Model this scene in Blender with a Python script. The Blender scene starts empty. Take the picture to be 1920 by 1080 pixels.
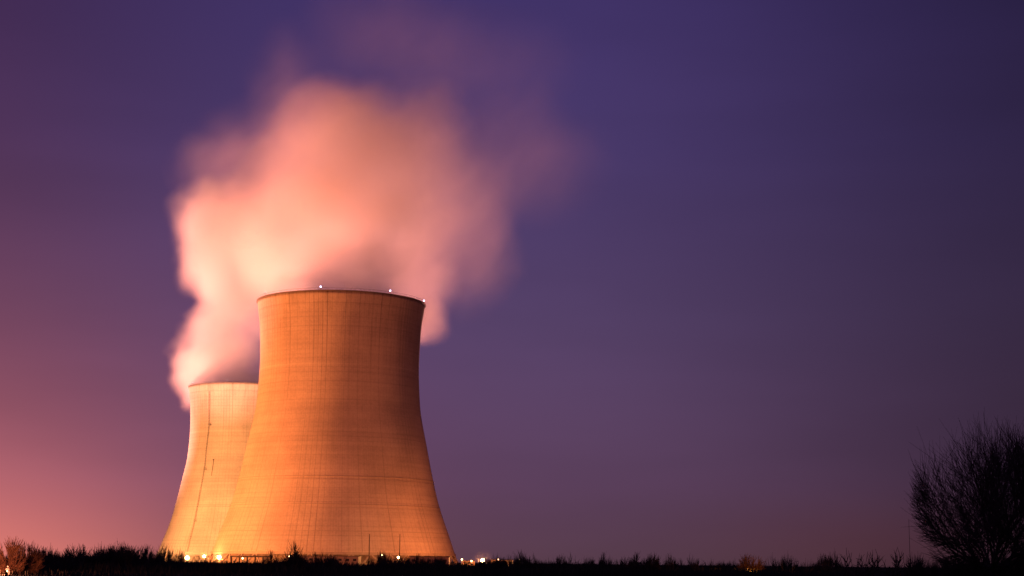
import bpy, bmesh, math, random
from mathutils import Vector, Matrix, noise as mnoise
random.seed(11)
PI = math.pi
S = bpy.context.scene
C = S.collection

# ------------------------------------------------------------------ camera
F = 3000.0
K = F / 3500                      # depths below are written for a 3500 px lens
PITCH = math.atan(516 / F)
ROLL = math.radians(0.60)
CAM = Vector((0, 0, 1.8))
cam_d = bpy.data.cameras.new('camera')
cam_d.lens = F / 1920 * 36
cam_d.sensor_width = 36
cam_d.clip_start = 0.5
cam_d.clip_end = 40000
cam = bpy.data.objects.new('camera', cam_d)
C.objects.link(cam)
RM = Matrix.Rotation(PI / 2 + PITCH, 4, 'X') @ Matrix.Rotation(ROLL, 4, 'Z')
cam.matrix_world = Matrix.Translation(CAM) @ RM
S.camera = cam

def at(px, py, Y):
    """the point of the place seen at photo pixel (px, py) at distance Y north of the viewer"""
    d = RM.to_3x3() @ Vector(((px - 960) / F, (540 - py) / F, -1))
    return CAM + d * (Y * K / d.y)

# ------------------------------------------------------------------ helpers
def link(name, me, mat=None, parent=None, smooth=False):
    o = bpy.data.objects.new(name, me)
    C.objects.link(o)
    if mat: me.materials.append(mat)
    if parent: o.parent = parent
    if smooth:
        for p in me.polygons: p.use_smooth = True
    return o

def mesh(verts, faces, name='mesh'):
    me = bpy.data.meshes.new(name)
    me.from_pydata(verts, [], faces)
    me.update()
    return me

class MB:
    def __init__(s): s.v = []; s.f = []
    def box(s, x0, x1, y0, y1, z0, z1):
        n = len(s.v)
        s.v += [(x0,y0,z0),(x1,y0,z0),(x1,y1,z0),(x0,y1,z0),(x0,y0,z1),(x1,y0,z1),(x1,y1,z1),(x0,y1,z1)]
        s.f += [(n,n+3,n+2,n+1),(n+4,n+5,n+6,n+7),(n,n+1,n+5,n+4),(n+1,n+2,n+6,n+5),(n+2,n+3,n+7,n+6),(n+3,n,n+4,n+7)]
        return s
    def tube(s, a, b, r0, r1, k=5, cap=True):
        a = Vector(a); b = Vector(b); d = (b - a)
        if d.length < 1e-6: return s
        d.normalize()
        u = d.orthogonal().normalized(); w = d.cross(u)
        n = len(s.v)
        for c, r in ((a, r0), (b, r1)):
            for i in range(k):
                t = 2 * PI * i / k
                p = c + u * (math.cos(t) * r) + w * (math.sin(t) * r)
                s.v.append(p[:])
        for i in range(k):
            j = (i + 1) % k
            s.f.append((n+i, n+j, n+k+j, n+k+i))
        if cap:
            s.f.append(tuple(range(n+k, n+2*k))); s.f.append(tuple(range(n+k-1, n-1, -1)))
        return s
    def lathe(s, prof, k=96, close=False):
        n = len(s.v); m = len(prof)
        for (r, z) in prof:
            for i in range(k):
                t = 2 * PI * i / k
                s.v.append((r * math.cos(t), r * math.sin(t), z))
        rng = range(m) if close else range(m - 1)
        for a in rng:
            b = (a + 1) % m
            for i in range(k):
                j = (i + 1) % k
                s.f.append((n+a*k+i, n+a*k+j, n+b*k+j, n+b*k+i))
        return s
    def ball(s, c, r, k=10, q=6):
        n = len(s.v); cx, cy, cz = c
        s.v.append((cx, cy, cz - r))
        for a in range(1, q):
            t = -PI/2 + PI * a / q
            for i in range(k):
                p = 2 * PI * i / k
                s.v.append((cx + r*math.cos(t)*math.cos(p), cy + r*math.cos(t)*math.sin(p), cz + r*math.sin(t)))
        s.v.append((cx, cy, cz + r))
        last = len(s.v) - 1
        for i in range(k):
            j = (i+1) % k
            s.f.append((n, n+1+j, n+1+i))
            for a in range(q-2):
                s.f.append((n+1+a*k+i, n+1+a*k+j, n+1+(a+1)*k+j, n+1+(a+1)*k+i))
            s.f.append((n+1+(q-2)*k+i, n+1+(q-2)*k+j, last))
        return s
    def build(s, name, mat, parent=None, smooth=False):
        return link(name, mesh(s.v, s.f, name), mat, parent, smooth)

def tag(o, label=None, cat=None, group=None, kind=None):
    if label: o['label'] = label
    if cat: o['category'] = cat
    if group: o['group'] = group
    if kind: o['kind'] = kind
    return o

def empty(name, loc, label=None, cat=None, group=None, rz=0):
    o = bpy.data.objects.new(name, None)
    C.objects.link(o); o.location = loc; o.rotation_euler = (0, 0, rz)
    o.empty_display_size = 2
    return tag(o, label, cat, group)

def copy_tree(o, parent=None):
    c = o.copy(); C.objects.link(c); c.parent = parent
    for ch in [x for x in C.objects if x.parent == o]: copy_tree(ch, c)
    return c

def _prof():
    out = []
    for y, half in ((1038,227),(1002,214),(947,194),(891,179.5),(836,167.5),(780,155.5),(753,152),(697,148.5),(655,148.8),(612,151),(570,156.5)):
        e = math.atan((540 - y - 3.4) / F) + PITCH
        z = 1050 * K * math.tan(e) + 1.8
        t = half / F * (math.cos(PITCH) + math.tan(e) * math.sin(PITCH))
        out.append((z, 1050 * K * t / math.sqrt(1 + t * t)))
    return out
PROF = _prof()
Z0, Z1 = PROF[0][0], PROF[-1][0]
print('PROF', [(round(a,1), round(b,1)) for a, b in PROF])

# ------------------------------------------------------------------ materials
class NT:
    """tiny node-graph writer"""
    def __init__(s, nt): s.nt = nt; s.N = nt.nodes; s.L = nt.links
    def new(s, t, **kw):
        n = s.N.new(t)
        for k, v in kw.items(): setattr(n, k, v)
        return n
    def put(s, sock, v):
        if isinstance(v, bpy.types.NodeSocket): s.L.new(v, sock)
        elif v is not None: sock.default_value = v
    def m(s, op, a, b=None, c=None, clamp=False):
        n = s.new('ShaderNodeMath', operation=op, use_clamp=clamp)
        s.put(n.inputs[0], a); s.put(n.inputs[1], b); s.put(n.inputs[2], c)
        return n.outputs[0]
    def vm(s, op, a, b=None, c=None):
        n = s.new('ShaderNodeVectorMath', operation=op)
        s.put(n.inputs[0], a); s.put(n.inputs[1], b)
        if c is not None: s.put(n.inputs[2], c)
        return n.outputs['Value'] if op in ('DOT_PRODUCT', 'LENGTH') else n.outputs[0]
    def mapr(s, v, a, b, c, d, smooth=True):
        n = s.new('ShaderNodeMapRange', interpolation_type='SMOOTHSTEP' if smooth else 'LINEAR')
        s.put(n.inputs['Value'], v)
        for k, x in (('From Min', a), ('From Max', b), ('To Min', c), ('To Max', d)): n.inputs[k].default_value = x
        return n.outputs[0]
    def mix(s, f, a, b, mode='MIX'):
        n = s.new('ShaderNodeMix', data_type='RGBA', blend_type=mode)
        s.put(n.inputs[0], f); s.put(n.inputs[6], a); s.put(n.inputs[7], b)
        return n.outputs[2]
    def noise(s, vec, scale, detail=2, rough=0.5, col=False):
        n = s.new('ShaderNodeTexNoise')
        s.put(n.inputs['Vector'], vec)
        n.inputs['Scale'].default_value = scale; n.inputs['Detail'].default_value = detail
        n.inputs['Roughness'].default_value = rough
        return n.outputs['Color'] if col else n.outputs['Fac']

def mat_new(name):
    m = bpy.data.materials.new(name); m.use_nodes = True
    m.node_tree.nodes.clear()
    g = NT(m.node_tree)
    g.out = g.new('ShaderNodeOutputMaterial')
    return m, g

def surf(name, col, rough=0.85, var=0.35, scale=1.5, metallic=0.0, bump=0.0):
    m, g = mat_new(name)
    b = g.new('ShaderNodeBsdfPrincipled')
    tc = g.new('ShaderNodeTexCoord')
    f = g.noise(tc.outputs['Object'], scale, 4, 0.6)
    lo = tuple(c * (1 - var) for c in col) + (1,); hi = tuple(min(1, c * (1 + var)) for c in col) + (1,)
    g.put(b.inputs['Base Color'], g.mix(f, lo, hi))
    b.inputs['Roughness'].default_value = rough; b.inputs['Metallic'].default_value = metallic
    if bump:
        bp = g.new('ShaderNodeBump'); bp.inputs['Strength'].default_value = bump
        g.L.new(f, bp.inputs['Height']); g.L.new(bp.outputs[0], b.inputs['Normal'])
    g.L.new(b.outputs[0], g.out.inputs[0])
    return m

def glow(name, col, strength):
    m, g = mat_new(name)
    e = g.new('ShaderNodeEmission')
    e.inputs[0].default_value = col + (1,); e.inputs[1].default_value = strength
    g.L.new(e.outputs[0], g.out.inputs[0])
    return m

def concrete_shell(name, tint):
    m, g = mat_new(name)
    b = g.new('ShaderNodeBsdfPrincipled'); b.inputs['Roughness'].default_value = 0.9
    b.inputs['Specular IOR Level'].default_value = 0.15
    tc = g.new('ShaderNodeTexCoord'); P = tc.outputs['Object']
    sx = g.new('ShaderNodeSeparateXYZ'); g.L.new(P, sx.inputs[0])
    X, Y, Z = sx.outputs
    ang = g.m('DIVIDE', g.m('ARCTAN2', X, Y), 2 * PI)          # -0.5 .. 0.5
    def lines(coord, n, width, lo, hi, seed):
        """thin dark joints at integer steps, each with a darkness of its own"""
        t = g.m('MULTIPLY', coord, n)
        fr = g.m('FRACT', g.m('ADD', t, 500.5))
        dist = g.m('ABSOLUTE', g.m('SUBTRACT', fr, 0.5))
        idn = g.m('FLOOR', g.m('ADD', t, 500.5))
        wn = g.new('ShaderNodeTexWhiteNoise', noise_dimensions='2D')
        cb = g.new('ShaderNodeCombineXYZ'); g.L.new(idn, cb.inputs[0]); cb.inputs[1].default_value = seed
        g.L.new(cb.outputs[0], wn.inputs['Vector'])
        amt = g.mapr(wn.outputs['Value'], 0, 1, lo, hi, False)
        return g.m('MULTIPLY', g.mapr(dist, 0, width, 1, 0), amt), wn.outputs['Value']
    # vertical ribs, strongest near the rim; horizontal pour lifts
    rib, rv = lines(ang, 116, 0.15, -0.05, 1.0, 3)
    rib = g.m('MAXIMUM', rib, 0.0)
    fine, _ = lines(ang, 276, 0.3, 0.0, 0.6, 8)
    lift, lv = lines(Z, 0.40, 0.22, 0.0, 0.9, 5)
    nv = g.noise(g.vm('MULTIPLY', P, (0.35, 0.35, 0.012)), 1.0, 3, 0.55)     # long vertical stains
    nh = g.noise(g.vm('MULTIPLY', P, (0.012, 0.012, 0.5)), 1.0, 3, 0.6)      # level to level tone
    nb = g.noise(P, 0.035, 3, 0.55)
    nf = g.noise(P, 0.9, 3, 0.6)
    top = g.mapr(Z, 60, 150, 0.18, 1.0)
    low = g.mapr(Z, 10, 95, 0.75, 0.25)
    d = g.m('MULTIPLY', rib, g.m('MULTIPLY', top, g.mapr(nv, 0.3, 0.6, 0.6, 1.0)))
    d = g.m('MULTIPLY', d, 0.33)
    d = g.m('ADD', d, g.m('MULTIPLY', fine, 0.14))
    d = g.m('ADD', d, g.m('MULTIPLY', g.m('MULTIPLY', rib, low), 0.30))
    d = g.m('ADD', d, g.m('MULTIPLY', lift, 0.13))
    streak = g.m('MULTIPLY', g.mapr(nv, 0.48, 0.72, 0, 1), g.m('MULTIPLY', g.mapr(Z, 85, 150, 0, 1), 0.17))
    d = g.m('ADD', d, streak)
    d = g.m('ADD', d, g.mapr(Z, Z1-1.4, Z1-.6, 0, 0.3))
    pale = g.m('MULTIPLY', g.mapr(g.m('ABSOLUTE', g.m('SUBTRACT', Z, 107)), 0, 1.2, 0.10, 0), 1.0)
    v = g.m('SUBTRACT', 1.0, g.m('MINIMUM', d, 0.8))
    v = g.m('MULTIPLY', v, g.mapr(nb, 0.3, 0.7, 0.86, 1.10))
    v = g.m('MULTIPLY', v, g.mapr(nh, 0.3, 0.7, 0.94, 1.05))
    v = g.m('MULTIPLY', v, g.mapr(nf, 0.2, 0.8, 0.9, 1.08))
    v = g.m('ADD', v, pale)
    col = g.new('ShaderNodeVectorMath', operation='SCALE')
    col.inputs[0].default_value = tint; g.L.new(v, col.inputs['Scale'])
    g.L.new(col.outputs[0], b.inputs['Base Color'])
    bp = g.new('ShaderNodeBump'); bp.inputs['Strength'].default_value = 0.5; bp.inputs['Distance'].default_value = 0.3
    g.L.new(v, bp.inputs['Height']); g.L.new(bp.outputs[0], b.inputs['Normal'])
    g.L.new(b.outputs[0], g.out.inputs[0])
    return m

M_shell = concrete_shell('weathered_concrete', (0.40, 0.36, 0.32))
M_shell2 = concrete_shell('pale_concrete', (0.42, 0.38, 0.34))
M_conc = surf('concrete', (0.30, 0.27, 0.24), 0.9, 0.3, 0.4)
M_dark_conc = surf('stained_concrete', (0.13, 0.11, 0.10), 0.9, 0.3, 0.4)
M_fill = surf('louvre_fill', (0.20, 0.17, 0.15), 0.9, 0.3, 0.6)
M_steel = surf('galvanised_steel', (0.16, 0.15, 0.14), 0.6, 0.3, 1.0, 0.5)
M_dsteel = surf('dark_steel', (0.05, 0.045, 0.04), 0.7, 0.3, 1.0)
M_bark = surf('dark_bark', (0.035, 0.026, 0.022), 0.95, 0.4, 2.0)
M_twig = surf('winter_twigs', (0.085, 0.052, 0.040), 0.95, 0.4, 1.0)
M_twig_lit = surf('lamplit_twigs', (0.20, 0.09, 0.05), 0.9, 0.4, 1.0)  # lit copy of the twigs: lamplight put into a brighter, redder colour
M_grass = surf('dry_grass_blades', (0.040, 0.034, 0.022), 0.95, 0.5, 0.1)
M_clad = surf('metal_cladding', (0.13, 0.11, 0.12), 0.6, 0.15, 0.5)
M_clad2 = surf('pale_cladding', (0.34, 0.30, 0.27), 0.6, 0.15, 0.5)
M_roofm = surf('roof_sheet', (0.06, 0.055, 0.06), 0.7, 0.2, 0.5)
M_bulb = glow('sodium_bulb', (1.0, 0.62, 0.26), 50)
M_bulb_s = glow('dim_sodium_bulb', (1.0, 0.55, 0.25), 14)
M_strobe = glow('white_beacon', (0.70, 0.66, 1.0), 9)
M_strobe_d = glow('dim_beacon', (0.9, 0.8, 0.85), 2.0)
M_glass = surf('dark_glass', (0.02, 0.02, 0.025), 0.15, 0.1, 1.0)

# ------------------------------------------------------------------ ground
def ground():
    m, g = mat_new('winter_field')
    b = g.new('ShaderNodeBsdfPrincipled'); b.inputs['Roughness'].default_value = 1.0
    b.inputs['Specular IOR Level'].default_value = 0.05
    tc = g.new('ShaderNodeTexCoord'); P = tc.outputs['Object']
    a = g.noise(P, 0.05, 5, 0.65); c = g.noise(P, 1.3, 3, 0.6)
    k = g.mix(a, (0.022, 0.018, 0.012, 1), (0.050, 0.040, 0.026, 1))
    k = g.mix(c, k, (0.030, 0.026, 0.014, 1))
    g.L.new(k, b.inputs['Base Color'])
    bp = g.new('ShaderNodeBump'); bp.inputs['Strength'].default_value = 0.6; bp.inputs['Distance'].default_value = 0.2
    g.L.new(c, bp.inputs['Height']); g.L.new(bp.outputs[0], b.inputs['Normal'])
    g.L.new(b.outputs[0], g.out.inputs[0])
    # rings of growing squares, so that one sheet reaches the horizon
    xs = [-15000,-8000,-4000,-2000,-1000,-700,-500] + list(range(-400, 401, 40)) + [500,700,1000,2000,4000,8000,15000]
    ys = [-6000,-2000,-600,-200] + list(range(0, 1601, 40)) + [1800,2200,3000,5000,9000,16000,26000]
    v = []
    for y in ys:
        for x in xs:
            near = max(0, 1 - max(abs(x) / 900, abs(y - 500) / 900))
            z = (mnoise.noise(Vector((x * .006, y * .006, 0))) * 0.7) * min(1, near * 3)
            if y < 200: z *= 0.3
            v.append((x, y, z - 0.35))
    W = len(xs)
    f = [(j*W+i, j*W+i+1, (j+1)*W+i+1, (j+1)*W+i) for j in range(len(ys)-1) for i in range(W-1)]
    tag(link('ground', mesh(v, f), m, smooth=True), kind='structure')
ground()

# ------------------------------------------------------------------ cooling towers
def prof_r(z):
    P = PROF
    for i in range(len(P) - 1):
        if P[i][0] <= z <= P[i+1][0]:
            p0 = P[max(0, i-1)]; p1 = P[i]; p2 = P[i+1]; p3 = P[min(len(P)-1, i+2)]
            t = (z - p1[0]) / (p2[0] - p1[0])
            m1 = (p2[1]-p0[1]) / (p2[0]-p0[0]) * (p2[0]-p1[0]); m2 = (p3[1]-p1[1]) / (p3[0]-p1[0]) * (p2[0]-p1[0])
            return (2*t**3-3*t**2+1)*p1[1] + (t**3-2*t**2+t)*m1 + (-2*t**3+3*t**2)*p2[1] + (t**3-t**2)*m2
    return P[-1][1] if z > P[-1][0] else P[0][1] + (P[0][0] - z) * 0.38

def ring_bm(z, h, out, inn=0.2, k=160):
    r0 = prof_r(z); r1 = prof_r(z + h)
    return MB().lathe([(r0-inn, z), (r0+out, z), (r1+out, z+h), (r1-inn, z+h)], k, close=True)

def cooling_tower(loc, label, mat, beacons, lit):
    t = empty('cooling_tower', loc, label, 'cooling tower')
    zs = [Z0 + (Z1 - Z0) * i / 72 for i in range(73)]
    outer = [(prof_r(z), z) for z in zs]
    inner = [(prof_r(z) - (0.9 if z < Z1 - 5 else 0.6), z) for z in reversed(zs)]
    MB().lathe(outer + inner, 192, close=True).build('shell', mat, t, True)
    # thick lower edge beam
    r = prof_r(Z0)
    MB().lathe([(r-1.2, Z0-.8), (r+0.45, Z0-.8), (r+0.32, Z0+.5), (r-1.2, Z0+.5)], 160, close=True).build('edge_beam', M_conc, t, False)
    # rim walkway with handrail
    rt = prof_r(Z1)
    rw = MB().lathe([(rt-1.5, Z1-.4), (rt+0.45, Z1-.4), (rt+0.45, Z1+.1), (rt-1.5, Z1+.1)], 160, close=True).build('rim_walkway', M_dark_conc, t)
    hr = MB().lathe([(rt+0.30, Z1+1.15), (rt+0.36, Z1+1.15), (rt+0.36, Z1+1.23), (rt+0.30, Z1+1.23)], 120, close=True)
    for i in range(120):
        a = 2*PI*i/120
        hr.tube(((rt+.33)*math.cos(a), (rt+.33)*math.sin(a), Z1+.1), ((rt+.33)*math.cos(a), (rt+.33)*math.sin(a), Z1+1.2), .03, .03, 4)
    hr.build('handrail', M_dsteel, rw)
    for z in (46.0, 31.2, 17.2):
        k = 0.28 if z > 20 else 0.2
        rb = ring_bm(z, 0.3, k); rb.build('stiffening_ring', M_conc, t)
        if z > 20: ring_bm(z - 1.7, 0.2, 0.16).build('stiffening_ring', M_conc, t)
    # raking support legs round the whole foot
    n = 40
    rb0 = r + 2.4
    leg = None
    for i in range(n):
        a0 = 2*PI*i/n
        for sgn in (-1, 1):
            a1 = a0 + sgn * PI / n * 0.92
            p = (rb0*math.cos(a0), rb0*math.sin(a0), -0.2); q = ((r-.3)*math.cos(a1), (r-.3)*math.sin(a1), Z0-.6)
            MB().tube(p, q, 0.5, 0.42, 8).build('support_leg', M_conc, t, False)
    MB().lathe([(r+3.2, -1), (r+3.8, -1), (r+3.8, 1.1), (r+3.2, 1.1)], 120, close=True).build('basin_wall', M_conc, t)
    MB().lathe([(r-4, -1), (r-5, Z0-.5)], 96).build('fill_pack', M_fill, t, True)
    for k, a in enumerate(beacons):
        a = math.radians(a); x = (rt-.3)*math.sin(a); y = -(rt-.3)*math.cos(a)
        post = MB().tube((x, y, Z1), (x, y, Z1+1.3), .09, .07, 6).box(x-.35, x+.35, y-.35, y+.35, Z1+1.2, Z1+1.4).build('beacon_post', M_dsteel, t)
        MB().ball((x, y, Z1+1.9), 0.4 if lit[k] else 0.34).build('beacon_lamp', M_strobe if lit[k] else M_strobe_d, post, True)
    return t

pn = at(627, 1040, 1050)
NEAR = Vector((pn.x, 1050 * K, 0))
# the rear tower is the same tower farther away: its near rim is seen at row 716
dr = (Z1 - 1.8) / math.tan(math.atan((540 - 717 - 5.3) / F) + PITCH) + PROF[-1][1]
pr = at(448, 1040, dr / K)
REAR = Vector((pr.x, dr, 0))
print('towers', NEAR, REAR)
t1 = cooling_tower(NEAR, 'tall orange-lit concrete cooling tower in front, its right side in brown shadow', M_shell, (-57, -8, 40, 86), (0, 1, 1, 1))
t2 = cooling_tower(REAR, 'smaller pale yellow-lit cooling tower farther back, partly hidden, with a ladder line down its wall', M_shell2, (-58, -9), (0, 0))

# caged ladder with rest platforms and a downpipe on the rear tower
def on_shell(px, py, tower):
    """first point of the tower's shell seen at this photo pixel, as angle and height"""
    lo = tower.y - 75
    for i in range(400):
        Y = lo + i * 0.25
        p = at(px, py, Y / K)
        if math.hypot(p.x - tower.x, p.y - tower.y) <= prof_r(p.z) : return p
    return p
ladder_px = [(394,735),(393,797),(388,840),(384,880),(374,935),(366,977),(357,1012),(351,1040)]
lad = MB()
pts = []
for (x, y) in ladder_px:
    p = on_shell(x, y, REAR) - REAR
    n = Vector((p.x, p.y, 0)).normalized(); pts.append((p + n * 0.6, n))
for i in range(len(pts) - 1):
    (a, na), (b, nb) = pts[i], pts[i+1]
    side = Vector((-na.y, na.x, 0))
    for s_ in (-.42, .42): lad.tube(a + side*s_, b + side*s_, .07, .07, 4)
    L = (b - a).length; k = int(L / 1.2)
    for q in range(k): c = a.lerp(b, q / k); lad.tube(c - side*.42, c + side*.42, .06, .06, 4)
    for q in range(int(L / 2.2)):
        c = a.lerp(b, q / (L / 2.2)); o1 = c + na*.9
        lad.tube(c - side*.42, o1 - side*.3, .06, .06, 4); lad.tube(o1 - side*.3, o1 + side*.3, .06, .06, 4); lad.tube(o1 + side*.3, c + side*.42, .06, .06, 4)
lo = lad.build('ladder', M_dsteel, t2)
for i in (1, 3, 5):
    p, n = pts[i]; side = Vector((-n.y, n.x, 0))
    b_ = MB(); c = p + side * 1.1
    b_.tube(c + Vector((0,0,-.15)), c + Vector((0,0,.15)), 1.3, 1.3, 4)
    for sx in (-1, 1):
        b_.tube(c + side*sx*1.1 + n*.9, c + side*sx*1.1 + n*.9 + Vector((0,0,1.5)), .07, .07, 4)
    b_.tube(c - side*1.1 + n*.9 + Vector((0,0,1.5)), c + side*1.1 + n*.9 + Vector((0,0,1.5)), .07, .07, 4)
    b_.build('ladder_platform', M_dsteel, lo)
a_ = on_shell(401, 862, REAR) - REAR; b2 = on_shell(397, 892, REAR) - REAR
n_ = Vector((a_.x, a_.y, 0)).normalized()
MB().tube(a_ + n_*.4, b2 + n_*.4, .22, .18, 5).tube(a_ + n_*.2, a_ + n_*1.2, .5, .5, 6).build('drain_pipe', M_dsteel, t2)

# ------------------------------------------------------------------ steam
def steam(name, label, blobs, seed, gain, warp=26, anis=0.15):
    """one closed cloud: blobs = (centre, radii, weight). The density is a smooth sum of soft lobes, warped by noise"""
    m, g = mat_new(name + '_vapour')
    tc = g.new('ShaderNodeTexCoord'); P0 = tc.outputs['Object']
    w1 = g.noise(g.vm('ADD', P0, (seed, seed*2, 0)), 0.011, 2, 0.5, col=True)
    w1 = g.vm('MULTIPLY_ADD', g.vm('SUBTRACT', w1, (0.5, 0.5, 0.5)), (warp*2.6,)*3, P0)
    w2 = g.noise(P0, 0.035, 2, 0.5, col=True)
    P = g.vm('MULTIPLY_ADD', g.vm('SUBTRACT', w2, (0.5, 0.5, 0.5)), (warp*0.9,)*3, w1)
    acc = None
    for (c, r, w) in blobs:
        inv = Vector((1/r[0], 1/r[1], 1/r[2]))
        q = g.vm('MULTIPLY_ADD', P, inv[:], (-c[0]*inv.x, -c[1]*inv.y, -c[2]*inv.z))
        d = g.vm('DOT_PRODUCT', q, q)
        t = g.m('SUBTRACT', 1.0, d, clamp=True)
        t = g.m('MULTIPLY', t, t)
        acc = g.m('MULTIPLY', t, w) if acc is None else g.m('MULTIPLY_ADD', t, w, acc)
    mp = g.new('ShaderNodeMapping'); mp.inputs['Rotation'].default_value = (0, -0.75, 0); g.L.new(P, mp.inputs['Vector'])
    nz = g.noise(g.vm('MULTIPLY', mp.outputs[0], (1, 1, 0.42)), 0.028, 5, 0.55)
    acc = g.m('MULTIPLY', acc, g.mapr(nz, 0.30, 0.68, 0.30, 1.6, False))
    acc = g.m('MULTIPLY', acc, gain)
    v = g.new('ShaderNodeVolumeScatter')
    v.inputs['Color'].default_value = (0.985, 0.945, 0.925, 1)
    v.inputs['Anisotropy'].default_value = anis
    g.L.new(acc, v.inputs['Density'])
    g.L.new(v.outputs[0], g.out.inputs['Volume'])
    m.cycles.volume_step_rate = 1.0
    mb = MB()
    for (c, r, w) in blobs:
        k = 1.0; ad_ = 7.0
        bm = bmesh.new()
        bmesh.ops.create_icosphere(bm, subdivisions=4, radius=1)
        n = len(mb.v)
        for vv in bm.verts:
            p = Vector((c[0] + vv.co.x*(r[0]+ad_), c[1] + vv.co.y*(r[1]+ad_), c[2] + vv.co.z*(r[2]+ad_)))
            mb.v.append(p[:])
        for f in bm.faces: mb.f.append(tuple(n + x.index for x in f.verts))
        bm.free()
    tmp = mb.build('tmp', None)
    md = tmp.modifiers.new('r', 'REMESH'); md.mode = 'VOXEL'; md.voxel_size = 6.0
    sm = tmp.modifiers.new('s', 'SMOOTH'); sm.iterations = 6; sm.factor = 0.6
    dg = bpy.context.evaluated_depsgraph_get()
    me = bpy.data.meshes.new_from_object(tmp.evaluated_get(dg))
    bpy.data.objects.remove(tmp)
    me.materials.clear()
    o = link(name, me, m, None, True)
    return tag(o, label, 'steam')

def blob(px, py, Y, rx, ry, rz_depth, w, dy=0):
    Y = Y - (1572 - REAR.y / K if Y > 1400 else 0)
    Y0 = (REAR.y if Y > 1300 else NEAR.y) / K
    Y = Y0 + (Y - Y0) / K
    p = at(px, py, Y); s = Y / 3500
    return (p[:], (rx * s * 1.25, rz_depth * 1.1, ry * s * 1.25), w)

rear_blobs = [
    blob(452, 722, 1572, 92, 24, 42, 1.0),
    blob(425, 690, 1575, 78, 42, 42, 1.0),
    blob(368, 715, 1580, 36, 50, 36, 0.9),
    blob(392, 650, 1590, 58, 62, 42, 0.9),
    blob(440, 600, 1600, 66, 70, 46, 0.9),
    blob(435, 520, 1610, 82, 80, 55, 1.0),
    blob(400, 435, 1610, 78, 88, 60, 1.0),
    blob(490, 470, 1620, 140, 125, 80, 1.0),
    blob(445, 420, 1620, 105, 72, 70, 0.6),
    blob(560, 360, 1630, 120, 100, 70, 0.5),
    blob(450, 320, 1640, 100, 70, 60, 0.05),
    blob(375, 300, 1640, 60, 50, 50, 0.05),
]
near_blobs = [
    blob(640, 550, 1052, 150, 22, 36, 1.0),
    blob(665, 500, 1050, 135, 66, 38, 0.95),
    blob(520, 505, 1085, 70, 75, 34, 0.9),
    blob(780, 588, 1076, 44, 50, 26, 1.7),
    blob(790, 505, 1090, 70, 84, 40, 0.95),
    blob(480, 440, 1095, 95, 110, 40, 0.35),
    blob(725, 430, 1080, 145, 100, 55, 0.75),
    blob(640, 420, 1080, 150, 110, 50, 0.8),
    blob(665, 315, 1085, 170, 140, 60, 0.85),
    blob(745, 320, 1090, 130, 130, 60, 0.35),
    blob(730, 235, 1090, 130, 85, 55, 0.45),
    blob(620, 240, 1090, 90, 75, 50, 0.4),
    blob(830, 380, 1090, 140, 150, 55, 0.20),
    blob(980, 300, 1100, 165, 120, 60, 0.060),
    blob(880, 470, 1090, 90, 120, 45, 0.11),
    blob(530, 165, 1100, 75, 115, 40, 0.075),
    blob(480, 280, 1100, 110, 85, 45, 0.075),
    blob(420, 310, 1100, 80, 70, 45, 0.07),
    blob(730, 70, 1110, 170, 120, 60, 0.033),
    blob(880, 130, 1110, 190, 120, 60, 0.028),
]
steam('steam_plume', 'bright cream steam plume rising left from the smaller rear tower', rear_blobs, 13.0, 0.040, 24)
steam('steam_plume', 'wide pink steam plume billowing above the tall front tower and fading to wisps', near_blobs, 71.0, 0.040, 18)

# ------------------------------------------------------------------ bare trees and shrubs
def env_dist(p, d, cz, a, c):
    """distance from p along d to the crown's outer ellipsoid"""
    P = Vector((p.x/a, p.y/a, (p.z-cz)/c)); D = Vector((d.x/a, d.y/a, d.z/c))
    A = D.dot(D); B = P.dot(D); Q = P.dot(P) - 1
    disc = B*B - A*Q
    if disc <= 0: return 0
    return (-B + math.sqrt(disc)) / A

def limb(mb, p, d, level, maxl, rads, rnd, E, bow, kids):
    L = env_dist(p, d, *E)
    if L < .05 * E[1] and level > 1: return
    dens = min(1.0, .25 + L / (.7 * E[1]))
    last = level >= maxl
    f = rnd.uniform(.45, 1.1) if last else rnd.uniform(.22, .46)
    n = 3 if level < 3 else 2
    seg = L * f / n; r0 = rads[level]; r1 = rads[min(level+1, len(rads)-1)]
    q = p; dd = d.copy(); pts = []
    for s_ in range(n):
        rad = Vector((q.x, q.y, q.z - E[0]*.35)).normalized()
        dd = (dd + Vector((rnd.gauss(0,bow), rnd.gauss(0,bow), rnd.gauss(0,bow))) + rad*.15).normalized()
        e = q + dd * seg
        ra = r0 + (r1-r0)*s_/n; rb = r0 + (r1-r0)*(s_+1)/n
        mb.tube(q, e, ra, rb if not (last and s_ == n-1) else rb*.5, 5 if level < 2 else 3, cap=False)
        pts.append((e, dd.copy())); q = e
    if last: return
    for k in range(max(1, round(rnd.uniform(kids[0], kids[1] + .5) * dens))):
        e, d2 = pts[-1] if k < 1 else pts[rnd.randint(0, n-1)]
        ax = d2.orthogonal().normalized(); ax.rotate(Matrix.Rotation(rnd.uniform(0, 2*PI), 3, d2))
        nd = d2.copy(); nd.rotate(Matrix.Rotation(rnd.uniform(.22, .8 if k else .3), 3, ax))
        limb(mb, e, nd, level+1, maxl, rads, rnd, E, bow, kids)

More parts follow.
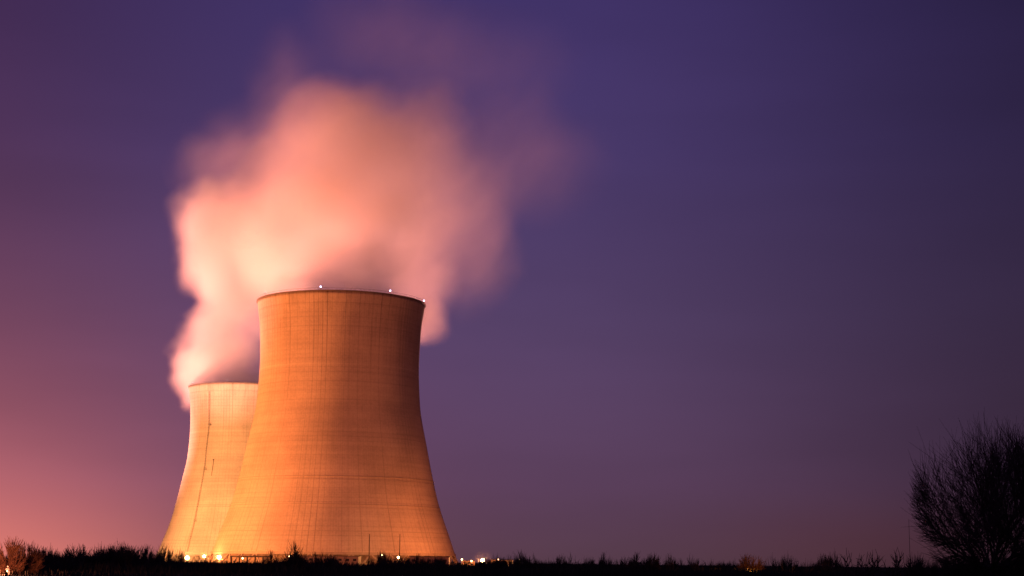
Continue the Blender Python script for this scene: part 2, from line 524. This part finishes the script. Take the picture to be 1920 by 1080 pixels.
def bare_tree(loc, h, w, seed, label, group=None, maxl=5, n0=10, name='bare_tree', twig=M_twig, rads=(.17,.11,.07,.04,.022,.014), trunk_r=.28, trunk_h=.12, cz=.5, low=.02, kids=(3,4), bow=.13):
    rnd = random.Random(seed)
    t = empty(name, loc, label, 'tree' if name == 'bare_tree' else 'shrub', group)
    tr = MB(); top = Vector((rnd.gauss(0,.01)*h, rnd.gauss(0,.01)*h, h*trunk_h))
    tr.tube((0,0,-.6), top*.5, trunk_r*1.3, trunk_r*1.05, 9, cap=False); tr.tube(top*.5, top*1.02, trunk_r*1.05, trunk_r*.85, 9)
    tr.build('trunk', M_bark, t, True)
    E = (h*cz, w/2, h*(1-cz))
    br = MB()
    for i in range(n0):
        a = 2.4 * i + rnd.uniform(-.3, .3)
        z = low + (1 - low) * ((i + .5) / n0)
        rr = math.sqrt(max(0, 1 - z*z))
        d = Vector((math.cos(a)*rr, math.sin(a)*rr, max(z, .12))).normalized()
        limb(br, top * rnd.uniform(.7, 1.0), d, 0, maxl, rads, rnd, E, bow, kids)
    br.build('branches', twig, t)
    return t

def hgt(px_base_top, Y, px): return at(px, px_base_top, Y).z

# the large tree at the right edge, and its darker neighbour
Yt = 150
p = at(1862, 1070, Yt)
h = at(1862, 782, Yt).z
bt = bare_tree((p.x, Yt*K, 0), h, 14.6*K, 5, 'large round-crowned leafless tree at the right edge, dark against the sky', n0=22, maxl=5, rads=(.13,.085,.055,.034,.022,.015))
p = at(1940, 1070, 158)
bt2 = bare_tree((p.x, 158*K, 0), at(1936, 788, 158).z, 10.5*K, 15, 'second leafless tree cut off by the right edge, denser and blacker', n0=17, twig=M_bark, rads=(.15,.10,.06,.036,.024,.016))

# shrubs: a few grown kinds, then copies
def make_shrub(seed, w, twig, n0=20, maxl=3, tw=.036, low=.25, kids=(3,4)):
    return bare_tree((0, 0, 0), 4.0, w, seed, 'x', None, maxl, n0, 'bare_shrub', twig, (.055, .042, tw*1.3, tw, tw*.8), .06, .04, .45, low, kids, .16)
protos = [make_shrub(100+i, 3.4 + (i % 3) * .8, M_twig) for i in range(4)]
protos += [make_shrub(120+i, 3.0, M_twig, n0=9, low=.45, kids=(2,3)) for i in range(2)]
protos_l = [make_shrub(140+i, 4.4, M_twig_lit, n0=26, tw=.036) for i in range(2)]
used = set()
def place(kind, px, top, Y, wscale, label, group, lit=False):
    base = (protos_l if lit else protos)
    src = base[kind % len(base)]
    if src.name not in used: o = src; used.add(src.name)
    else: o = copy_tree(src)
    P = at(px, top, Y)
    h = max(1.2, P.z + 0.3)
    o.location = (P.x, Y * K, -.3)
    s = h / 4
    o.scale = (s * wscale, s * wscale, s * 1.22); o.rotation_euler = (0, 0, random.uniform(0, 2*PI))
    tag(o, label, 'shrub', group)
    return o
rnd = random.Random(4)
G = 'leafless shrubs along the field edge'
# (first x, last x, step, top at start, top at end, label)
rows = [
 (62, 300, 13, 1036, 1031, 'leafless shrub in the thicket left of the rear tower', .8),
 (300, 345, 12, 1032, 1040, 'leafless shrub below the left foot of the rear tower', .7),
 (350, 500, 17, 1056, 1055, 'low leafless shrub in front of the three bright yard lamps', .7),
 (505, 650, 15, 1044, 1048, 'leafless shrub in front of the low dark building', .75),
 (655, 850, 15, 1052, 1050, 'leafless shrub below the right half of the front tower', .7),
 (860, 1000, 16, 1054, 1050, 'leafless shrub around the brightest yard lamp', .6),
 (1010, 1375, 14, 1050, 1051, 'leafless shrub on the dark field edge right of the plant', .6),
 (1440, 1560, 14, 1051, 1050, 'leafless shrub between the orange-lit bush and the tall thin stems', .6),
]
for (x0, x1, st, a, b, lab, ws) in rows:
    x = x0
    while x <= x1:
        f = (x - x0) / max(1, x1 - x0)
        top = a + (b - a) * f + rnd.uniform(-9, 11)
        place(rnd.randint(0, 5), x, top, rnd.uniform(285, 390), ws * rnd.uniform(.95, 1.6), lab, lab.replace('leafless shrub', 'leafless shrubs'))
        x += st * .48 * rnd.uniform(.75, 1.25)
place(0, 548, 1024, 300, .9, 'tallest dark leafless shrub, before the shaded foot of the front tower', None)
place(2, 220, 1024, 310, .8, 'tallest leafless shrub of the thicket left of the rear tower', None)
place(1, 716, 1036, 320, .6, 'leafless shrub beside the left utility pole at the front tower', None)
place(3, 975, 1038, 320, .8, 'dark leafless shrub right of the brightest lamp, taller than its neighbours', None)
place(5, 822, 1033, 330, .8, 'thin forked sapling at the right foot of the front tower', None)
place(5, 1168, 1048, 320, .8, 'small spiky sapling alone on the dark field edge', None)
for x in (1570, 1592, 1611, 1632, 1650, 1672, 1694):
    place(4 + (x % 2), x, rnd.uniform(1034, 1046), rnd.uniform(230, 260), 1.3, 'tall thin leafless stems left of the large tree', 'tall thin leafless stems left of the large tree')
for x in (1716, 1738, 1765, 1790, 1815, 1880, 1905):
    place(rnd.randint(0, 3), x, rnd.uniform(1042, 1056), rnd.uniform(180, 230), .9, 'leafless shrub at the foot of the large tree', 'leafless shrubs at the foot of the large tree')
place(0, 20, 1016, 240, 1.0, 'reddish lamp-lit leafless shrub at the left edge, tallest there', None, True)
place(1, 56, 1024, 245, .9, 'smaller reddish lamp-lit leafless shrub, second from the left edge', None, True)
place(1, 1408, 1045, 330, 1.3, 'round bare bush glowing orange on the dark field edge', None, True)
for o in protos + protos_l:
    if o.name not in used:
        for c_ in list(C.objects):
            if c_.parent == o: bpy.data.objects.remove(c_)
        bpy.data.objects.remove(o)

# undergrowth nobody could count: brush and dry grass between the shrubs
def undergrowth():
    r = random.Random(9)
    v = []; f = []
    def band(n, y0, y1, hmin, hmax, wid):
        for i in range(n):
            Y = r.uniform(y0, y1) * K; q_ = r.uniform(-.36, .36); X = q_ * Y
            dens = mnoise.noise(Vector((X*.05, Y*.03, 3)))
            h = (hmin + (hmax-hmin) * r.random()**1.5) * (1 + .55*dens) * (1 + .25 * max(0, min(1, (-.22 - q_) / .04)))
            a = r.uniform(0, PI); w = wid * r.uniform(.5, 1.4)
            lx, ly = r.gauss(0, .22)*h, r.gauss(0, .22)*h
            k = len(v); dx, dy = math.cos(a)*w, math.sin(a)*w
            v.extend([(X-dx, Y-dy, -.9), (X+dx, Y+dy, -.9), (X+lx*.5+dx*.6, Y+ly*.5+dy*.6, h*.55), (X+lx, Y+ly, h)])
            f.append((k, k+1, k+2)); f.append((k, k+2, k+3))
    band(22000, 262, 300, .5, 1.3, .06)
    band(42000, 290, 360, .6, 1.55, .06)
    band(30000, 350, 430, .8, 2.1, .08)
    band(9000, 175, 262, .1, .5, .05)
    o = link('undergrowth', mesh(v, f), M_grass)
    tag(o, 'dark tangle of dry grass and brush filling the field edge', 'undergrowth', kind='stuff')
undergrowth()

# ------------------------------------------------------------------ lamps
def yard_lamp(px, py, Y, label, group, big, power, col=(1, .34, .09), radius=0.8, halo=0):
    P = at(px, py, Y)
    h = P.z
    t = empty('yard_lamp', (P.x, Y * K, 0), label, 'lamp', group)
    MB().tube((0, .5, -.6), (0, .5, h+.5), .16, .10, 8).tube((0, .5, h+.45), (0, -.1, h+.6), .08, .07, 6).build('pole', M_steel, t, True)
    k_ = .62 if big else .3
    hd = MB().lathe([(.05, h+.95*k_+.1), (.55*k_, h+.85*k_+.1), (.95*k_, h+.45*k_+.1), (k_, h+.3*k_+.1)], 14)
    hd.build('lamp_shade', M_steel, t, True)
    r = {2: .95, 1: .62, 0: .40}[big] * Y / 1000
    MB().ball((0, -.15, h), r, 12, 8).build('bulb', M_bulb if big else M_bulb_s, t, True)
    if halo:  # scattering ball added to imitate the bloom round the bulb
        m, g = mat_new('lamp_bloom'); tc = g.new('ShaderNodeTexCoord')
        q = g.vm('DOT_PRODUCT', g.vm('SUBTRACT', tc.outputs['Object'], (0, -.15, h)), g.vm('SUBTRACT', tc.outputs['Object'], (0, -.15, h)))
        dd = g.m('POWER', g.m('SUBTRACT', 1.0, g.m('DIVIDE', q, halo*halo), clamp=True), 3.0)
        vs = g.new('ShaderNodeVolumeScatter'); vs.inputs['Color'].default_value = (1, .95, .9, 1)
        g.L.new(g.m('MULTIPLY', dd, .03 if halo < 6 else .009), vs.inputs['Density']); g.L.new(vs.outputs[0], g.out.inputs['Volume'])
        MB().ball((0, -.15, h), halo, 20, 12).build('bloom_ball', m, t, True)
    if power:
        ld = bpy.data.lights.new('sodium_lamp_light', 'POINT'); ld.energy = power; ld.color = col; ld.shadow_soft_size = radius
        lo_ = bpy.data.objects.new('sodium_lamp_light', ld); C.objects.link(lo_); lo_.parent = t; lo_.location = (0, -1.6*max(1, r), h)
    return t
yl = 'sodium yard lamps at the foot of the towers'
yard_lamp(351, 1046, 960, 'brightest and leftmost of three yard lamps before the rear tower', yl, 2, 16000, halo=5)
yard_lamp(383, 1043, 1010, 'middle and smallest of three yard lamps before the rear tower', yl, 1, 12000, halo=3.5)
yard_lamp(411, 1045, 960, 'rightmost of three yard lamps, at the left foot of the front tower', yl, 2, 18000, halo=5)
yard_lamp(543, 1043, 940, 'tiny lamp shining beside the dark low building', yl, 0, 800)
yard_lamp(716, 1041, 955, 'small lamp close to the left utility pole', yl, 0, 5000)
yard_lamp(747, 1045, 950, 'bright yard lamp at the foot of the right utility pole', yl, 1, 9000)
yard_lamp(831, 1048, 950, 'yard lamp below the right foot of the front tower', yl, 1, 9000)
yard_lamp(866, 1049, 980, 'small lamp between the front tower and the brightest lamp', yl, 0, 2500)
yard_lamp(884, 1052, 990, 'second small lamp between the front tower and the brightest lamp', yl, 0, 1500)
yard_lamp(934, 1049, 950, 'dim lamp just right of the brightest lamp', yl, 0, 900)
yard_lamp(974, 1050, 955, 'dim outermost lamp on the right end of the plant', yl, 0, 1500)
yard_lamp(455, 1047, 935, 'dim lamp under the pipe bridge at the left foot of the front tower', yl, 0, 1500)
yard_lamp(905, 1051, 930, 'brightest yard lamp standing alone right of the front tower', yl, 2, 40000, halo=6)
yard_lamp(14, 1071, 232, 'lamp low in the reddish shrubs at the left edge', yl, 0, 6000, (1,.30,.14))
yard_lamp(1402, 1073, 318, 'hidden lamp added inside the orange-glowing bush', yl, 0, 2000, (1,.33,.05), .5)  # added out of sight so that the bush glows

# unseen floodlights for the shells, plus lights added for fill and steam
def flood(name, loc, target, power, angle, col, label, r=2.5, blend=.6, h=2.0):
    t = empty('floodlight_mast', (loc[0], loc[1], 0), label, 'floodlight')
    MB().tube((0,0,-.5), (0,0,h), .35, .2, 8).build('mast', M_steel, t, True)
    b = MB(); b.box(-1.6, 1.6, -.15, .15, h, h+.25); b.build('crossbar', M_steel, t)
    for i in (-1.2, 0, 1.2): 
        hd = MB().box(i-.4, i+.4, -.35, .2, h+.25, h+.85).build('floodlight_head', M_dsteel, t)
    ld = bpy.data.lights.new('flood_light', 'SPOT'); ld.energy = power; ld.color = col
    ld.spot_size = math.radians(angle); ld.spot_blend = blend; ld.shadow_soft_size = r
    o = bpy.data.objects.new('flood_light', ld); C.objects.link(o)
    o.parent = t; o.location = (0, 0, h + 3)
    d = Vector(target) - Vector((loc[0], loc[1], h + 3))
    o.rotation_euler = d.to_track_quat('-Z', 'Y').to_euler()
    return t
SOD = (1.0, .235, .048)
SOD2 = (1.0, .355, .10)
STM = (1.0, .325, .25)
N = NEAR; R_ = REAR
flood('floodlight', (N.x-225, N.y-92, 0), (N.x-10, N.y, 110), 1.12e7, 100, SOD, 'floodlight on the ground left of the front tower', 26)
flood('floodlight', (N.x-95, N.y-245, 0), (N.x-5, N.y, 85), 2.1e6, 90, (1.0, .22, .06), 'added fill light on the field side of the front tower', 20)  # added frontal fill for the middle of the shell
flood('floodlight', (N.x+150, N.y-230, 0), (N.x, N.y, 70), 4.2e5, 90, (1.0, .17, .07), 'weak added fill light on the field side right of the front tower', 6)  # added fill that lifts the dark right side of the shell
flood('floodlight', (R_.x-95, R_.y-260, 0), (R_.x+8, R_.y, 105), 8.2e6, 110, SOD2, 'floodlight on the ground before the rear tower')
flood('floodlight', (N.x+88, N.y-78, 0), (N.x+30, N.y, 16), 2.4e5, 95, (1.0, .215, .045), 'floodlight on the ground right of the front tower', 8, 1.0)
flood('floodlight', (N.x+60, N.y+230, 0), (N.x+70, N.y+30, 230), 4.6e6, 60, STM, 'unseen light added for the steam, behind the front tower on the right', 3)  # added to light the steam bulge behind the right rim
flood('floodlight', (R_.x-195, R_.y+120, 0), (R_.x+10, R_.y+10, 260), 1.7e7, 80, STM, 'unseen light added left of the rear tower, aimed at the steam', 3)  # added to brighten the rear steam from the left
flood('floodlight', (R_.x-110, R_.y-260, 0), (R_.x+20, R_.y, 300), 8.5e6, 46, STM, 'unseen light added on the field side of the rear tower, aimed at the steam', 5)  # added to brighten the front of the rear steam
flood('floodlight', (N.x-200, N.y+110, 0), (N.x+10, N.y+40, 330), 1.2e7, 72, STM, 'unseen light added between the towers, aimed at the steam', 3)  # added to brighten the upper part of the front steam

# ------------------------------------------------------------------ plant buildings, poles
def block(px0, px1, top, Y, depth, name, label, cat, wall, windows=0, roof_over=.4, kind='flat', doors=0):
    a = at(px0, top, Y); b = at(px1, top, Y)
    h = max(2.2, (a.z + b.z) / 2); w = b.x - a.x
    t = empty(name, ((a.x+b.x)/2, Y * K, 0), label, cat)
    MB().box(-w/2, w/2, 0, depth, -1, h-.3).build('wall', wall, t)
    rf = MB().box(-w/2-roof_over, w/2+roof_over, -roof_over, depth+roof_over, h-.298, h).build('roof', M_roofm, t)
    for i in range(windows):
        x = -w/2 + w*(i+.5)/windows
        wn = MB().box(x-.8, x+.8, -.05, .05, h*.45, h*.45+1.1).build('window', M_glass, t)
    for i in range(doors):
        x = -w/2 + w*(i+.25)/max(1, doors)
        MB().box(x-1.2, x+1.2, -.06, .05, -.3, 2.5).build('door', M_dsteel, t)
    return t
block(562, 672, 1042, 900, 14, 'shade_building', 'long low dark building added for the shade before the foot of the front tower', 'building', M_clad, 8, doors=2)  # dark building put in for the shadow wedge on the tower foot
block(768, 842, 1043, 905, 10, 'switchgear_building', 'low flat-roofed building before the right foot of the front tower', 'building', M_clad, 5, doors=1)
block(922, 962, 1049, 960, 9, 'service_building', 'small pale building right of the brightest lamp', 'building', M_clad2, 4, doors=1)
block(868, 890, 1051, 1000, 7, 'storage_shed', 'tiny lit shed between the front tower and the brightest lamp', 'shed', M_clad2, 1, doors=1)

# pipe bridge at the left foot of the front tower
a = at(432, 1043, 945); b = at(512, 1044, 945)
pb = empty('pipe_bridge', (a.x, 945 * K, 0), 'dark horizontal pipe bridge on posts at the left foot of the front tower', 'pipe bridge')
w = b.x - a.x; h = a.z
MB().box(0, w, -.8, .8, h-.35, h+.15).build('deck', M_dsteel, pb)
mb = MB()
for i in range(3): mb.tube((0, -.5+i*.5, h+.35), (w, -.5+i*.5, h+.35), .18, .18, 8)
mb.build('pipe', M_steel, pb, True)
for i in range(6):
    x = w*(i+.15)/5.4; MB().box(x-.3, x+.3, -.6, .6, -.6, h-.352).build('post', M_dsteel, pb)

def pole(px, top, base, Y, label, arms):
    P = at(px, top, Y)
    t = empty('utility_pole', (P.x, Y * K, 0), label, 'utility pole', 'utility poles in front of the towers')
    rp = .05 if Y < 400 else .2
    MB().tube((0,0,-.5), (0,0,P.z), rp, rp*.6, 8).build('pole', M_bark, t, True)
    if arms:
        for k in range(arms):
            z = P.z - .8 - k*1.6
            c = MB().box(-1.3, 1.3, -.27, -.13, z-.1, z+.1).build('crossarm', M_bark, t)
            for x in (-1.1, -.5, .5, 1.1): MB().tube((x, -.2, z+.1), (x, -.2, z+.38), .07, .05, 6).build('insulator', M_steel, c)
pole(693, 1001, 1050, 800, 'left of two thin utility poles against the glowing tower foot', 0)
pole(750, 1001, 1050, 800, 'right of two thin utility poles, above a bright lamp', 0)
pole(1704, 974, 1068, 330, 'thin solitary pole just left of the large tree', 0)

# ------------------------------------------------------------------ world
W = bpy.data.worlds.new('World'); S.world = W; W.use_nodes = True
W.node_tree.nodes.clear(); g = NT(W.node_tree)
wo = g.new('ShaderNodeOutputWorld')
tc = g.new('ShaderNodeTexCoord'); D = tc.outputs['Generated']
sx = g.new('ShaderNodeSeparateXYZ'); g.L.new(D, sx.inputs[0]); X, Y, Z = sx.outputs
az = g.m('MULTIPLY', g.m('ARCTAN2', X, Y), 180/PI*.87)      # compass bearing, scaled
el = g.m('MULTIPLY', g.m('ARCSINE', Z), 180/PI*.86)
elc = g.m('MAXIMUM', el, 0.0)
cr = g.new('ShaderNodeValToRGB'); g.L.new(g.m('DIVIDE', elc, 30.0), cr.inputs[0])
E = cr.color_ramp.elements
E[0].position = 0; E[0].color = (0.086, 0.043, 0.066, 1)
E[1].position = 1; E[1].color = (0.022, 0.018, 0.095, 1)
for pos, c in ((.08, (0.100, 0.049, 0.108)), (.25, (0.086, 0.049, 0.135)), (.42, (0.063, 0.038, 0.140)), (.58, (0.051, 0.031, 0.136))):
    e = E.new(pos); e.color = c + (1,)
def expf(v): return g.m('POWER', math.e, v)
def glowc(col, a0, sa, e0, se, gauss=True):
    a = g.m('DIVIDE', g.m('SUBTRACT', az, a0), sa); b = g.m('DIVIDE', g.m('SUBTRACT', elc, e0), se)
    s_ = expf(g.m('MULTIPLY', g.m('ADD', g.m('MULTIPLY', a, a), g.m('MULTIPLY', b, b) if gauss else g.m('ABSOLUTE', b)), -1.0))
    n = g.new('ShaderNodeVectorMath', operation='SCALE'); n.inputs[0].default_value = col; g.L.new(s_, n.inputs['Scale'])
    return n.outputs[0]
right = g.mapr(az, 0, 19, 1.0, 0.36)
leftd = g.mapr(az, -17, -6, 0.70, 1.0)
bc = g.new('ShaderNodeVectorMath', operation='SCALE'); g.L.new(cr.outputs[0], bc.inputs[0]); g.L.new(g.m('MULTIPLY', right, leftd), bc.inputs['Scale'])
col = bc.outputs[0]
col = g.vm('ADD', col, glowc((0.66, 0.18, 0.085), -17.5, 7.8, -.5, 2.5, False))
col = g.vm('ADD', col, glowc((0.170, 0.034, 0.055), -18, 10, 0, 7.3))
col = g.vm('ADD', col, glowc((0.022, 0.000, -0.010), -20, 8, 12, 12))
col = g.vm('ADD', col, glowc((0.020, 0.003, 0.000), 10.5, 5, .6, 1.3))
nz = g.noise(g.vm('MULTIPLY', D, (3, 3, 14)), 1.0, 3, 0.5)
sc_ = g.new('ShaderNodeVectorMath', operation='SCALE'); g.L.new(col, sc_.inputs[0]); g.L.new(g.mapr(nz, .3, .7, .94, 1.06), sc_.inputs['Scale'])
bg = g.new('ShaderNodeBackground'); g.L.new(sc_.outputs[0], bg.inputs[0]); bg.inputs[1].default_value = 1.0
sky = g.new('ShaderNodeTexSky', sky_type='NISHITA'); sky.sun_disc = False
sky.sun_elevation = math.radians(0.5); sky.sun_rotation = math.radians(-60)
bg2 = g.new('ShaderNodeBackground'); g.L.new(sky.outputs[0], bg2.inputs[0]); bg2.inputs[1].default_value = 0.004
ad = g.new('ShaderNodeAddShader'); g.L.new(bg.outputs[0], ad.inputs[0]); g.L.new(bg2.outputs[0], ad.inputs[1])
g.L.new(ad.outputs[0], wo.inputs[0])
W.cycles.sampling_method = 'MANUAL'; W.cycles.sample_map_resolution = 256

# ------------------------------------------------------------------ render settings
S.render.engine = 'CYCLES'
S.view_settings.view_transform = 'Standard'; S.view_settings.look = 'None'; S.view_settings.exposure = 0; S.view_settings.gamma = 1
cy = S.cycles
cy.use_denoising = True
try: cy.denoiser = 'OPENIMAGEDENOISE'
except Exception: pass
cy.volume_bounces = 3; cy.max_bounces = 6; cy.diffuse_bounces = 2; cy.transparent_max_bounces = 16
cy.volume_step_rate = 1.0; cy.volume_max_steps = 128
cy.sample_clamp_indirect = 4.0
cy.use_adaptive_sampling = True; cy.adaptive_threshold = 0.02
S.render.film_transparent = False
